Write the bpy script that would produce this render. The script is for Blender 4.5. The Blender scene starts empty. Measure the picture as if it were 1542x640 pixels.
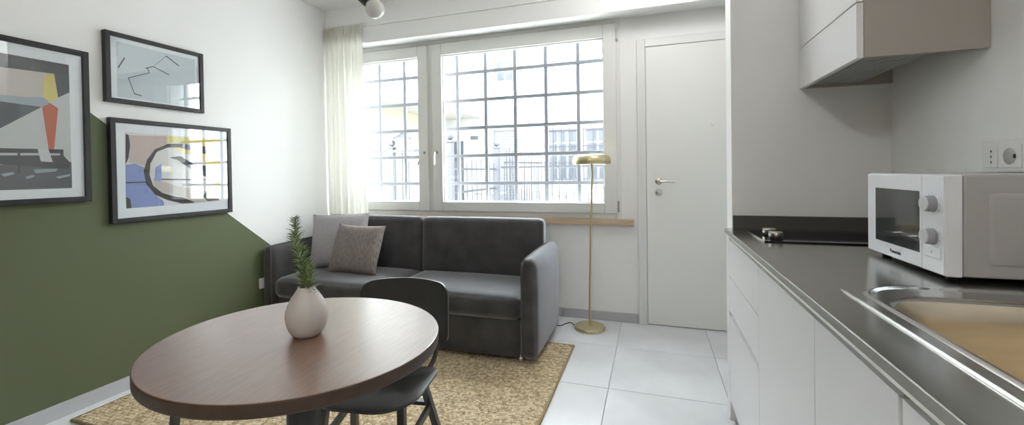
import bpy, bmesh, math, random
from math import sin, cos, pi, sqrt, radians
from mathutils import Matrix, Vector
random.seed(7)
scene = bpy.context.scene
COL = scene.collection

# ------------------------------------------------------------------ camera
F_PX, YAW, PITCH, ROLL, CY = 645.93, .3165, -.0118, -.0146, 265.5
cam_data = bpy.data.cameras.new('camera')
cam = bpy.data.objects.new('camera', cam_data); COL.objects.link(cam)
fw = Vector((-sin(YAW)*cos(PITCH), cos(YAW)*cos(PITCH), sin(PITCH)))
r0 = Vector((cos(YAW), sin(YAW), 0)); u0 = r0.cross(fw)
rt = cos(ROLL)*r0 + sin(ROLL)*u0; up = -sin(ROLL)*r0 + cos(ROLL)*u0
cam.matrix_world = Matrix(((rt.x, up.x, -fw.x, 0), (rt.y, up.y, -fw.y, 0), (rt.z, up.z, -fw.z, 1.19), (0, 0, 0, 1)))
cam_data.sensor_width = 36; cam_data.sensor_fit = 'HORIZONTAL'
cam_data.lens = F_PX/1542*36
cam_data.shift_y = -(320-CY)/1542
cam_data.clip_start = .02
scene.camera = cam

# ------------------------------------------------------------------ sky and exposure
world = bpy.data.worlds.new('sky'); scene.world = world
world.use_nodes = True
bg = world.node_tree.nodes['Background']
bg.inputs['Color'].default_value = (.93, .97, 1.0, 1)
bg.inputs['Strength'].default_value = 4.0
vs = scene.view_settings
vs.view_transform = 'Standard'; vs.look = 'None'; vs.gamma = 1; vs.use_curve_mapping = False
vs.exposure = 2.4
FILL_GLOBE = 12.0   # strength of the added, unseen fill globes

# ------------------------------------------------------------------ materials
def lin(c):
    return tuple(((v/255)/12.92 if v/255 <= .04045 else ((v/255+.055)/1.055)**2.4) for v in c)

def mat(name, rgb, rough=.5, metal=0, var=0, vscale=8, bump=0, bscale=60, stretch=(1, 1, 1), coat=0, sheen=0, spec=.5, rvar=0, detail=4, coord='Object'):
    m = bpy.data.materials.new(name); m.use_nodes = True
    nt = m.node_tree; b = nt.nodes['Principled BSDF']
    c = lin(rgb) if max(rgb) > 1 else tuple(rgb)
    b.inputs['Base Color'].default_value = (*c, 1)
    b.inputs['Roughness'].default_value = rough
    b.inputs['Metallic'].default_value = metal
    b.inputs['Specular IOR Level'].default_value = spec
    if coat: b.inputs['Coat Weight'].default_value = coat; b.inputs['Coat Roughness'].default_value = .05
    if sheen: b.inputs['Sheen Weight'].default_value = sheen; b.inputs['Sheen Roughness'].default_value = .45; b.inputs['Sheen Tint'].default_value = (.9, .92, 1, 1)
    if var or bump or rvar:
        tc = nt.nodes.new('ShaderNodeTexCoord'); mp = nt.nodes.new('ShaderNodeMapping')
        mp.inputs['Scale'].default_value = stretch
        nt.links.new(tc.outputs[coord], mp.inputs['Vector'])
    if var or rvar:
        n = nt.nodes.new('ShaderNodeTexNoise'); n.inputs['Scale'].default_value = vscale; n.inputs['Detail'].default_value = detail
        nt.links.new(mp.outputs['Vector'], n.inputs['Vector'])
        if var:
            r = nt.nodes.new('ShaderNodeValToRGB')
            r.color_ramp.elements[0].position = .3; r.color_ramp.elements[1].position = .7
            r.color_ramp.elements[0].color = (*[max(0, v*(1-var)) for v in c], 1)
            r.color_ramp.elements[1].color = (*[min(1, v*(1+var)) for v in c], 1)
            nt.links.new(n.outputs['Fac'], r.inputs['Fac']); nt.links.new(r.outputs['Color'], b.inputs['Base Color'])
        if rvar:
            mr = nt.nodes.new('ShaderNodeMapRange')
            mr.inputs['To Min'].default_value = max(.02, rough-rvar); mr.inputs['To Max'].default_value = rough+rvar
            nt.links.new(n.outputs['Fac'], mr.inputs['Value']); nt.links.new(mr.outputs['Result'], b.inputs['Roughness'])
    if bump:
        n2 = nt.nodes.new('ShaderNodeTexNoise'); n2.inputs['Scale'].default_value = bscale; n2.inputs['Detail'].default_value = 3
        nt.links.new(mp.outputs['Vector'], n2.inputs['Vector'])
        bp = nt.nodes.new('ShaderNodeBump'); bp.inputs['Strength'].default_value = bump; bp.inputs['Distance'].default_value = .004
        nt.links.new(n2.outputs['Fac'], bp.inputs['Height']); nt.links.new(bp.outputs['Normal'], b.inputs['Normal'])
    return m

def glass_mat(name, tint=(1, 1, 1), ior=1.5, boost=1.0):
    m = bpy.data.materials.new(name); m.use_nodes = True
    nt = m.node_tree; nt.nodes.clear()
    o = nt.nodes.new('ShaderNodeOutputMaterial'); mx = nt.nodes.new('ShaderNodeMixShader')
    t = nt.nodes.new('ShaderNodeBsdfTransparent'); g = nt.nodes.new('ShaderNodeBsdfGlossy'); lw = nt.nodes.new('ShaderNodeLayerWeight'); lw.inputs['Blend'].default_value = .5
    pw = nt.nodes.new('ShaderNodeMath'); pw.operation = 'POWER'; pw.inputs[1].default_value = 5; nt.links.new(lw.outputs['Facing'], pw.inputs[0])
    f = nt.nodes.new('ShaderNodeMath'); f.operation = 'MULTIPLY_ADD'; f.inputs[1].default_value = .96; f.inputs[2].default_value = .04; nt.links.new(pw.outputs[0], f.inputs[0])
    t.inputs['Color'].default_value = (*tint, 1); g.inputs['Roughness'].default_value = .0
    mm = nt.nodes.new('ShaderNodeMath'); mm.operation = 'MULTIPLY'; mm.inputs[1].default_value = boost
    nt.links.new(f.outputs[0], mm.inputs[0]); nt.links.new(mm.outputs[0], mx.inputs[0])
    nt.links.new(t.outputs[0], mx.inputs[1]); nt.links.new(g.outputs[0], mx.inputs[2]); nt.links.new(mx.outputs[0], o.inputs[0])
    return m

M = {}
M['wall'] = mat('white_plaster', (.86, .865, .86), .7, bump=.04, bscale=120)
M['ceiling'] = mat('ceiling_paint', (.88, .88, .87), .75)
M['tile'] = mat('grey_concrete_tile', (.73, .745, .77), .36, var=.10, vscale=2.6, rvar=.06, detail=6, coord='Object')
M['grout'] = mat('grout', (.42, .43, .44), .8)
M['skirting'] = mat('grey_skirting_tile', (.48, .485, .50), .4, var=.06, vscale=5)
M['frame_white'] = mat('window_white', (.77, .775, .755), .4)
M['door'] = mat('door_lacquer', (.83, .84, .82), .45)
M['door_frame'] = mat('door_frame_lacquer', (.76, .77, .765), .4)
M['oak'] = mat('oak_sill', (.56, .43, .30), .5, var=.15, vscale=5, stretch=(1, 12, 12), bump=.1, bscale=40)
M['oakwall'] = mat('oak_panelling', (.60, .50, .38), .5, var=.15, vscale=4, stretch=(8, 8, .6))
M['chrome'] = mat('satin_nickel', (.62, .61, .59), .25, 1)
M['blackmetal'] = mat('black_metal', (.018, .018, .019), .45)
M['bar'] = mat('grey_painted_iron', (.24, .25, .28), .6)
M['glass'] = glass_mat('window_glass', (.97, .985, .985))
M['picglass'] = glass_mat('picture_glass', (.98, .99, .99), 1.5, 1.5)
M['frame_black'] = mat('black_wood_frame', (.013, .0135, .015), .5, var=.3, vscale=20, stretch=(1, 1, 1))
M['mat_white'] = mat('passe_partout', (.84, .86, .89), .8)
M['sofa'] = mat('charcoal_microfibre', (.046, .044, .045), .8, var=.32, vscale=9, bump=.12, bscale=300, sheen=.7)
M['sofa_dark'] = mat('grey_piping', (.09, .088, .09), .8)
M['pillow_a'] = mat('light_grey_linen', (.42, .41, .425), .9, var=.16, vscale=55, stretch=(1, 1, 4), bump=.3, bscale=220)
M['pillow_b'] = mat('taupe_linen', (.245, .215, .205), .9, var=.28, vscale=50, stretch=(3, 1, .6), bump=.3, bscale=200)
M['vase'] = mat('matt_ceramic', (.56, .53, .50), .6, var=.04, vscale=9, bump=.04, bscale=60)
M['vase_in'] = mat('vase_inside', (.12, .11, .10), .8)
M['needle'] = mat('rosemary_green', (.17, .26, .095), .5, var=.45, vscale=40)
M['needle_pale'] = mat('rosemary_pale', (.38, .46, .25), .5, var=.3, vscale=40)
M['stem'] = mat('rosemary_stem', (.16, .13, .07), .7)
M['chairblack'] = mat('black_stained_ash', (.034, .033, .031), .28, bump=.25, bscale=30, stretch=(14, 1, 1))
M['chairtube'] = mat('dark_brown_tube', (.045, .03, .028), .35)
M['brass'] = mat('brushed_brass', (.66, .59, .37), .36, 1)
M['cable'] = mat('black_cable', (.012, .012, .013), .5)
M['cab_white'] = mat('white_matt_front', (.77, .77, .78), .38)
M['cab_edge'] = mat('front_edge', (.80, .80, .80), .35)
M['taupe'] = mat('taupe_side_panel', (.40, .365, .33), .5)
M['alu'] = mat('aluminium_profile', (.32, .32, .30), .45, .15)
M['alu_bright'] = mat('bright_aluminium', (.84, .84, .79), .4)
M['steel'] = mat('satin_steel', (.47, .47, .45), .19, 1, bump=.02, bscale=200)
M['steel_edge'] = mat('satin_steel_edge', (.36, .36, .34), .4, .4)
M['steel_bright'] = mat('polished_steel', (.72, .72, .71), .14, 1)
M['basin'] = mat('basin_steel_gold_reflection', (.66, .58, .46), .30, 1, var=.12, vscale=6, stretch=(1, 1, 5))  # steel with a warm golden reflection put into its base colour
M['splash'] = mat('dark_grey_upstand', (.075, .072, .066), .4)
M['hob'] = mat('black_hob_glass', (.008, .008, .009), .06)
M['kick'] = mat('grey_plinth', (.20, .21, .21), .5)
M['mw_white'] = mat('microwave_white', (.80, .82, .86), .12)
M['mw_body'] = mat('microwave_body', (.44, .43, .425), .35)
M['mw_glass'] = mat('microwave_door_glass', (.045, .05, .05), .05, spec=.8)
M['knob'] = mat('knob_grey', (.62, .63, .66), .35)
M['knob_side'] = mat('knob_side_grey', (.32, .33, .36), .4)
M['text'] = mat('print_black', (.03, .03, .035), .6)
M['text_grey'] = mat('print_grey', (.35, .36, .38), .6)
M['mesh_steel'] = mat('filter_mesh', (.42, .43, .43), .4, .3)
M['hood_in'] = mat('hood_inside', (.16, .16, .16), .5)
M['plastic_white'] = mat('white_plastic', (.80, .80, .80), .3)
M['plastic_grey'] = mat('socket_grey', (.42, .43, .43), .4)
M['dark'] = mat('dark_hole', (.02, .02, .02), .7)
M['bulb'] = mat('opal_bulb_glass', (.62, .63, .60), .05, coat=1)
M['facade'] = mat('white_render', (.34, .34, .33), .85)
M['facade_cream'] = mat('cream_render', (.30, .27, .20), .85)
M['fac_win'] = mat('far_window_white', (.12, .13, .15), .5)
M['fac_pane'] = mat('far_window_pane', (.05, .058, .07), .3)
M['fac_bar'] = mat('far_iron', (.022, .025, .032), .6)
M['post'] = mat('grey_post', (.05, .052, .062), .6)
M['ground'] = mat('courtyard_paving', (.52, .51, .49), .8, var=.1, vscale=2)
M['leaf'] = mat('courtyard_leaf', (.24, .33, .10), .6, var=.3, vscale=10)
M['garden_dark'] = mat('garden_metal', (.13, .14, .16), .5)
M['garden_lilac'] = mat('lilac_plastic', (.42, .38, .50), .5)
M['clearfoot'] = mat('chrome_foot', (.7, .7, .7), .15, 1)

def wall_green():
    m = mat('painted_wall', (.86, .865, .86), .65, bump=.04, bscale=120)
    nt = m.node_tree; b = nt.nodes['Principled BSDF']
    g = nt.nodes.new('ShaderNodeNewGeometry'); s = nt.nodes.new('ShaderNodeSeparateXYZ')
    nt.links.new(g.outputs['Position'], s.inputs[0])
    a = nt.nodes.new('ShaderNodeMath'); a.operation = 'MULTIPLY_ADD'
    a.inputs[1].default_value = .803; nt.links.new(s.outputs['Y'], a.inputs[0]); nt.links.new(s.outputs['Z'], a.inputs[2])
    l = nt.nodes.new('ShaderNodeMath'); l.operation = 'LESS_THAN'; l.inputs[1].default_value = 1.529+.803*1.461
    nt.links.new(a.outputs[0], l.inputs[0])
    mx = nt.nodes.new('ShaderNodeMix'); mx.data_type = 'RGBA'
    mx.inputs['A'].default_value = (.86, .865, .86, 1); mx.inputs['B'].default_value = (.108, .128, .066, 1)
    nt.links.new(l.outputs[0], mx.inputs['Factor']); nt.links.new(mx.outputs['Result'], b.inputs['Base Color'])
    return m
M['wall_green'] = wall_green()

def wood_mat():
    m = bpy.data.materials.new('walnut_veneer'); m.use_nodes = True
    nt = m.node_tree; b = nt.nodes['Principled BSDF']
    tc = nt.nodes.new('ShaderNodeTexCoord'); mp = nt.nodes.new('ShaderNodeMapping')
    mp.inputs['Rotation'].default_value = (0, 0, radians(28)); mp.inputs['Scale'].default_value = (95, 4, 95)
    n = nt.nodes.new('ShaderNodeTexNoise'); n.inputs['Scale'].default_value = 3; n.inputs['Detail'].default_value = 6; n.inputs['Distortion'].default_value = .4
    r = nt.nodes.new('ShaderNodeValToRGB')
    r.color_ramp.elements[0].position = .32; r.color_ramp.elements[1].position = .68
    r.color_ramp.elements[0].color = (.125, .052, .027, 1); r.color_ramp.elements[1].color = (.195, .088, .046, 1)
    nt.links.new(tc.outputs['Object'], mp.inputs[0]); nt.links.new(mp.outputs[0], n.inputs['Vector'])
    nt.links.new(n.outputs['Fac'], r.inputs[0]); nt.links.new(r.outputs[0], b.inputs['Base Color'])
    b.inputs['Roughness'].default_value = .4; b.inputs['Coat Weight'].default_value = 1; b.inputs['Coat Roughness'].default_value = .27; b.inputs['Coat IOR'].default_value = 2.0; b.inputs['Specular IOR Level'].default_value = .8
    bp = nt.nodes.new('ShaderNodeBump'); bp.inputs['Strength'].default_value = .08; bp.inputs['Distance'].default_value = .001
    nt.links.new(n.outputs['Fac'], bp.inputs['Height']); nt.links.new(bp.outputs['Normal'], b.inputs['Normal'])
    return m
M['walnut'] = wood_mat()
M['walnut_edge'] = mat('walnut_edge_band', (.060, .034, .020), .45, var=.15, vscale=20)

def rug_mat():
    m = bpy.data.materials.new('woven_jute'); m.use_nodes = True
    nt = m.node_tree; b = nt.nodes['Principled BSDF']; b.inputs['Roughness'].default_value = .95
    tc = nt.nodes.new('ShaderNodeTexCoord')
    v = nt.nodes.new('ShaderNodeTexVoronoi'); v.inputs['Scale'].default_value = 75
    n = nt.nodes.new('ShaderNodeTexNoise'); n.inputs['Scale'].default_value = 4; n.inputs['Detail'].default_value = 5
    nt.links.new(tc.outputs['Object'], v.inputs['Vector']); nt.links.new(tc.outputs['Object'], n.inputs['Vector'])
    s = nt.nodes.new('ShaderNodeSeparateColor'); nt.links.new(v.outputs['Color'], s.inputs[0])
    r = nt.nodes.new('ShaderNodeValToRGB')
    e = r.color_ramp.elements
    e[0].position = 0; e[0].color = (.36, .27, .15, 1); e[1].position = 1; e[1].color = (.78, .68, .49, 1)
    k = e.new(.5); k.color = (.57, .46, .29, 1)
    nt.links.new(s.outputs[0], r.inputs[0])
    mx = nt.nodes.new('ShaderNodeMix'); mx.data_type = 'RGBA'; mx.blend_type = 'MULTIPLY'; mx.inputs['Factor'].default_value = .5
    r2 = nt.nodes.new('ShaderNodeValToRGB'); r2.color_ramp.elements[0].color = (.6, .6, .6, 1); r2.color_ramp.elements[1].color = (1.2, 1.15, 1.1, 1)
    nt.links.new(n.outputs['Fac'], r2.inputs[0])
    nt.links.new(r.outputs[0], mx.inputs['A']); nt.links.new(r2.outputs[0], mx.inputs['B']); nt.links.new(mx.outputs['Result'], b.inputs['Base Color'])
    bp = nt.nodes.new('ShaderNodeBump'); bp.inputs['Strength'].default_value = .6; bp.inputs['Distance'].default_value = .004
    nt.links.new(v.outputs['Distance'], bp.inputs['Height']); bp.invert = True; nt.links.new(bp.outputs['Normal'], b.inputs['Normal'])
    return m
M['jute'] = rug_mat()
M['jute_edge'] = mat('jute_border', (.36, .27, .14), .95, var=.3, vscale=90)

def curtain_mat():
    m = bpy.data.materials.new('sheer_cream_cloth'); m.use_nodes = True
    nt = m.node_tree; nt.nodes.clear()
    o = nt.nodes.new('ShaderNodeOutputMaterial'); d = nt.nodes.new('ShaderNodeBsdfDiffuse'); t = nt.nodes.new('ShaderNodeBsdfTranslucent')
    tr = nt.nodes.new('ShaderNodeBsdfTransparent'); a = nt.nodes.new('ShaderNodeMixShader'); c = nt.nodes.new('ShaderNodeMixShader')
    d.inputs['Color'].default_value = (.88, .875, .82, 1); t.inputs['Color'].default_value = (.88, .87, .79, 1)
    a.inputs[0].default_value = .36; c.inputs[0].default_value = .10
    nt.links.new(d.outputs[0], a.inputs[1]); nt.links.new(t.outputs[0], a.inputs[2])
    nt.links.new(a.outputs[0], c.inputs[1]); nt.links.new(tr.outputs[0], c.inputs[2]); nt.links.new(c.outputs[0], o.inputs[0])
    return m
M['curtain'] = curtain_mat()

# ------------------------------------------------------------------ builders
ORG = {}
def finish(name, bm, m, parent=None, smooth=False, org=None):
    """one mesh object; verts given in world space (or in the parent's space when that parent is a local prototype)"""
    if parent is not None: o0 = ORG[parent]
    elif org is not None: o0 = Vector(org)
    else:
        xs = [v.co for v in bm.verts]
        o0 = Vector(((min(c.x for c in xs)+max(c.x for c in xs))/2, (min(c.y for c in xs)+max(c.y for c in xs))/2, min(c.z for c in xs)))
    for v in bm.verts: v.co -= o0
    bmesh.ops.recalc_face_normals(bm, faces=bm.faces)
    if smooth:
        for e in bm.edges:
            if len(e.link_faces) == 2 and e.calc_face_angle(0) > .75: e.smooth = False
    me = bpy.data.meshes.new(name); bm.to_mesh(me); bm.free()
    for q in (m if isinstance(m, (list, tuple)) else [m]): me.materials.append(q)
    if smooth:
        me.polygons.foreach_set('use_smooth', [True]*len(me.polygons))
    o = bpy.data.objects.new(name, me); COL.objects.link(o)
    if parent is not None: o.parent = parent
    else: o.location = o0
    ORG[o] = o0
    return o

def tag(o, label=None, cat=None, group=None, kind=None):
    if label: o['label'] = label
    if cat: o['category'] = cat
    if group: o['group'] = group
    if kind: o['kind'] = kind
    return o

def thing(name, loc, label=None, cat=None, group=None, kind=None):
    o = bpy.data.objects.new(name, None); COL.objects.link(o); o.location = loc; o.empty_display_size = .1
    ORG[o] = Vector(loc)
    return tag(o, label, cat, group, kind)

def copy_tree(o, loc=None, parent=None):
    c = o.copy(); COL.objects.link(c); c.parent = parent
    if loc is not None: c.location = loc
    ORG[c] = Vector(c.location) if parent is None else ORG[parent]
    for ch in [q for q in bpy.data.objects if q.parent == o]: copy_tree(ch, None, c)
    return c

def NB(): return bmesh.new()
def box(bm, x0, x1, y0, y1, z0, z1, bev=0, seg=2):
    r = bmesh.ops.create_cube(bm, size=1, matrix=Matrix.Translation(((x0+x1)/2, (y0+y1)/2, (z0+z1)/2)) @ Matrix.Diagonal((abs(x1-x0), abs(y1-y0), abs(z1-z0), 1)))
    if bev:
        vs_ = set(r['verts']); es = [e for e in bm.edges if e.verts[0] in vs_ and e.verts[1] in vs_]
        bmesh.ops.bevel(bm, geom=es, offset=bev, segments=seg, affect='EDGES', profile=.5)
    return bm
def bx(*a, **k): return box(NB(), *a, **k)

def frame_rect(bm, axis, lo, hi, a0, a1, b0, b1, w, bev=0, wb=None, wt=None):
    """rectangular frame ring; axis = thickness axis; a,b = the two other axes (x or y, z)"""
    wb = w if wb is None else wb; wt = w if wt is None else wt
    def bb(p0, p1, q0, q1):
        if axis == 'y': box(bm, p0, p1, lo, hi, q0, q1, bev)
        else: box(bm, lo, hi, p0, p1, q0, q1, bev)
    bb(a0, a0+w, b0, b1); bb(a1-w, a1, b0, b1); bb(a0+w, a1-w, b0, b0+wb); bb(a0+w, a1-w, b1-wt, b1)
    return bm

def lathe(bm, prof, c, n=40, axis=None, capb=True, capt=True):
    """profile [(r, h)...] spun about an axis through c"""
    ax = Vector(axis).normalized() if axis else Vector((0, 0, 1))
    u = ax.orthogonal().normalized(); w = ax.cross(u); c = Vector(c)
    rings = []
    for r, h in prof:
        rings.append([bm.verts.new(c+ax*h+(u*cos(2*pi*i/n)+w*sin(2*pi*i/n))*max(r, 1e-5)) for i in range(n)])
    for a, b in zip(rings, rings[1:]):
        for i in range(n): bm.faces.new((a[i], a[(i+1) % n], b[(i+1) % n], b[i]))
    if capb: bm.faces.new(rings[0])
    if capt: bm.faces.new(rings[-1])
    return bm

def tube(bm, pts, r, n=10, cap=True):
    pts = [Vector(p) for p in pts]; rs = r if isinstance(r, (list, tuple)) else [r]*len(pts)
    prev = None; rings = []
    for i, p in enumerate(pts):
        d = (pts[min(i+1, len(pts)-1)]-pts[max(i-1, 0)]).normalized()
        u = d.orthogonal().normalized() if prev is None else (prev-d*prev.dot(d)).normalized()
        prev = u; w = d.cross(u)
        rings.append([bm.verts.new(p+(u*cos(2*pi*k/n)+w*sin(2*pi*k/n))*rs[i]) for k in range(n)])
    for a, b in zip(rings, rings[1:]):
        for k in range(n): bm.faces.new((a[k], a[(k+1) % n], b[(k+1) % n], b[k]))
    if cap: bm.faces.new(rings[0]); bm.faces.new(rings[-1])
    return bm

def smooth_path(pts, k=6):
    P = [Vector(p) for p in pts]; out = []
    for i in range(len(P)-1):
        a, b, c, d = P[max(i-1, 0)], P[i], P[i+1], P[min(i+2, len(P)-1)]
        for j in range(k):
            t = j/k
            out.append(.5*((2*b)+(c-a)*t+(2*a-5*b+4*c-d)*t*t+(3*b-a-3*c+d)*t**3))
    return out+[P[-1]]

def beam(bm, p, q, w, h):
    """square bar from p to q"""
    p, q = Vector(p), Vector(q); d = (q-p).normalized()
    ref = Vector((0, 0, 1)) if abs(d.z) < .9 else Vector((0, 1, 0))
    u = d.cross(ref).normalized(); v = u.cross(d)
    ring = lambda c: [bm.verts.new(c+u*a*w/2+v*b*h/2) for a, b in ((-1, -1), (1, -1), (1, 1), (-1, 1))]
    A, B = ring(p), ring(q)
    for i in range(4): bm.faces.new((A[i], A[(i+1) % 4], B[(i+1) % 4], B[i]))
    bm.faces.new(A[::-1]); bm.faces.new(B)
    return bm

def cushion(x0, x1, y0, y1, z0, z1, r, puff=(0, 0, 0), n=12, shear_y=0, fn=None):
    """soft rounded box"""
    c = Vector(((x0+x1)/2, (y0+y1)/2, (z0+z1)/2)); h = Vector(((x1-x0)/2, (y1-y0)/2, (z1-z0)/2))
    bm = NB(); bmesh.ops.create_cube(bm, size=2)
    bmesh.ops.subdivide_edges(bm, edges=bm.edges[:], cuts=n, use_grid_fill=True)
    def warp(t, hh):   # put more rows near the rounded rim
        return math.copysign(1-(1-abs(t))**1.35, t) if abs(t) < 1 else t
    for v in bm.verts:
        s = [warp(v.co[i], h[i]) for i in range(3)]
        p = Vector([s[i]*h[i] for i in range(3)])
        inner = Vector([max(-h[i]+r, min(h[i]-r, p[i])) for i in range(3)])
        d = p-inner
        if d.length > 1e-9: p = inner+d.normalized()*r
        k = [max(0, 1-s[i]*s[i]) for i in range(3)]
        for i in range(3):
            j, l = (i+1) % 3, (i+2) % 3
            p[i] += puff[i]*s[i]*sqrt(k[j]*k[l])
        p.y += shear_y*(p.z+h.z)
        q = p+c
        if fn: q = fn(q)
        v.co = q
    return bm

def prism(bm, poly, axis, lo, hi):
    """extrude a polygon given in the two other axes (order x,y,z without `axis`)"""
    def P(a, b, t): return {'x': (t, a, b), 'y': (a, t, b), 'z': (a, b, t)}[axis]
    A = [bm.verts.new(P(a, b, lo)) for a, b in poly]; B = [bm.verts.new(P(a, b, hi)) for a, b in poly]
    n = len(poly)
    for i in range(n): bm.faces.new((A[i], A[(i+1) % n], B[(i+1) % n], B[i]))
    bm.faces.new(A[::-1]); bm.faces.new(B)
    return bm

def rrect(x0, x1, y0, y1, r, k=8):
    rs = r if isinstance(r, (list, tuple)) else [r]*4   # corners: x1y1, x0y1, x0y0, x1y0
    out = []
    for (cx, cy, a0, rr) in ((x1-rs[0], y1-rs[0], 0, rs[0]), (x0+rs[1], y1-rs[1], 90, rs[1]), (x0+rs[2], y0+rs[2], 180, rs[2]), (x1-rs[3], y0+rs[3], 270, rs[3])):
        for i in range(k+1):
            a = radians(a0+90*i/k); out.append((cx+rr*cos(a), cy+rr*sin(a)))
    return out

def text_mesh(name, s, size, m, parent, loc, rot, depth=.0004, aspect=1.0):
    cu = bpy.data.curves.new(name, 'FONT'); cu.body = s; cu.size = size; cu.align_x = 'CENTER'; cu.align_y = 'CENTER'; cu.extrude = depth; cu.resolution_u = 3
    to = bpy.data.objects.new(name+'_tmp', cu); COL.objects.link(to)
    me = bpy.data.meshes.new_from_object(to.evaluated_get(bpy.context.evaluated_depsgraph_get()))
    bpy.data.objects.remove(to); bpy.data.curves.remove(cu)
    T = Matrix.Translation(Vector(loc)-ORG[parent]) @ rot.to_4x4() @ Matrix.Diagonal((aspect, 1, 1, 1))
    me.transform(T); me.materials.clear(); me.materials.append(m); me.name = name
    o = bpy.data.objects.new(name, me); COL.objects.link(o); o.parent = parent; ORG[o] = ORG[parent]
    return o

# ------------------------------------------------------------------ room shell
XL, XR, YB, YR, ZC = -2.805, .993, 3.44, -1.9, 2.66
fl = tag(finish('floor', bx(XL-.1, XR+.1, YR, YB, -.12, -.004), M['grout'], org=(0, 0, 0)), kind='structure')
TX, TY, gap = .6, .575, .0035
tile_me = None
for i in range(-6, 4):
    for j in range(-8, 6):
        x0, y0 = -.24+i*TX, 2.365+j*TY
        x1, y1 = min(x0+TX, XR), min(y0+TY, YB); x0, y0 = max(x0, XL), max(y0, YR)
        if x1-x0 < .02 or y1-y0 < .02: continue
        full = abs(x1-x0-TX) < 1e-6 and abs(y1-y0-TY) < 1e-6
        if full and tile_me:
            t = bpy.data.objects.new('tile', tile_me); COL.objects.link(t); t.parent = fl; t.location = ((x0+x1)/2, (y0+y1)/2, 0)
        else:
            hx, hy = (x1-x0-gap)/2, (y1-y0-gap)/2
            b = bx(-hx, hx, -hy, hy, -.01, 0, .0012, 1)
            ORG_keep = ORG[fl]; ORG[fl] = Vector((0, 0, 0)); t = finish('tile', b, M['tile'], fl); ORG[fl] = ORG_keep
            t.location = ((x0+x1)/2, (y0+y1)/2, 0)
            if full: tile_me = t.data

tag(finish('wall_left', bx(XL-.12, XL, YR, YB+.3, -.1, ZC), M['wall_green']), kind='structure')
tag(finish('wall_right', bx(XR, XR+.12, YR, YB+.3, -.1, ZC), M['wall']), kind='structure')
WX0, WX1, WZ0, WZ1 = -2.73, -.232, .806, 2.368
b = NB()
box(b, XL, WX0, YB, YB+.3, -.1, ZC); box(b, WX1, XR, YB, YB+.3, -.1, ZC)
box(b, WX0, WX1, YB, YB+.3, -.1, WZ0-.045); box(b, WX0, WX1, YB, YB+.3, WZ1, ZC)
tag(finish('wall_back', b, M['wall']), kind='structure')
b = NB()   # rear wall behind the viewer, oak panelling
box(b, XL, XR, YR-.3, YR, -.1, ZC)
tag(finish('wall_rear', b, M['oakwall']), kind='structure')
tag(finish('ceiling', bx(XL-.12, XR+.12, YR-.3, YB+.3, ZC, ZC+.12), M['ceiling']), kind='structure')
tag(finish('wall_kitchen', bx(.364, XR, 2.30, 2.445, 0, ZC), M['wall']), kind='structure')
# lintel beam over window and door, shutter-box lid set back a little
b = NB()
prism(b, [(3.2, 2.336), (3.2, ZC), (YB, ZC), (YB, 2.362)], 'x', XL, XR)
box(b, XL, XR, 3.186, 3.2, 2.476, ZC); box(b, XL, -2.39, 3.186, 3.2, 2.34, 2.476)
tag(finish('trim_1', b, M['wall']), kind='structure')
# skirting tiles: each piece on its own
for nm, pieces, in (('baseboard_back', [(XL+.012, -1.9), (-1.9, -1.3), (-1.3, -.7), (-.7, -.135)]),):
    root = thing(nm, (XL, YB, 0), kind='structure')
    for a, c in pieces: finish('skirting_tile', bx(a+.001, c-.001, YB-.01, YB, 0, .073, .001, 1), M['skirting'], root)
    finish('skirting_tile', bx(-.134, -.112, YB-.01, YB, 0, .073, .001, 1), M['skirting'], root)
root = thing('baseboard_left', (XL, 0, 0), kind='structure')
y = 3.42
while y > YR:
    finish('skirting_tile', bx(XL, XL+.01, max(YR, y-.6)+.001, y-.001, 0, .073, .001, 1), M['skirting'], root); y -= .6

# ------------------------------------------------------------------ window
win = thing('window_1', ((WX0+WX1)/2, YB, WZ0), kind='structure')
b = NB(); frame_rect(b, 'y', 3.425, 3.50, WX0, WX1, WZ0, WZ1, .04, .004)
box(b, -1.899, -1.855, 3.425, 3.50, WZ0+.04, WZ1-.04, .003)
finish('frame', b, M['frame_white'], win)
finish('sill', bx(-2.76, -.14, 3.385, 3.46, .761, .806, .004), M['oak'], win)
def sash(a, c, z0, z1, w, hx, tilt):
    s_ = finish('sash', frame_rect(NB(), 'y', 3.405, 3.475, a, c, z0, z1, w, .006, wb=.083, wt=.1), M['frame_white'], win)
    finish('glazing_bead', frame_rect(NB(), 'y', 3.43, 3.46, a+w-.006, c-w+.006, z0+.077, z1-.094, .014, .003), M['frame_white'], s_)
    finish('pane', bx(a+w-.004, c-w+.004, 3.452, 3.458, z0+.079, z1-.096), M['glass'], s_)
    h = NB(); lathe(h, [(.0, 0), (.014, 0), (.014, .008), (.006, .010), (.006, .04)], (hx, 3.406, 1.368), 16, axis=(0, -1, 0), capb=False)
    tube(h, [(hx, 3.37, 1.368), (hx-.003*0+tilt*.01, 3.366, 1.36), (hx+tilt*.115, 3.366, 1.255)], [.007, .0075, .006], 8)
    finish('handle', h, M['chrome'], s_, True)
    return s_
s1 = sash(-2.70, -1.898, .848, 2.322, .098, -1.935, -.42)
s2 = sash(-1.856, -.258, .848, 2.322, .098, -1.812, -.06)
for z in (2.19, .865):
    h = NB(); box(h, -.256, -.243, 3.388, 3.412, z, z+.085, .002); tube(h, [(-.2495, 3.385, z+.01), (-.2495, 3.385, z+.075)], .006, 8)
    finish('hinge', h, M['chrome'], s2)

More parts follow.
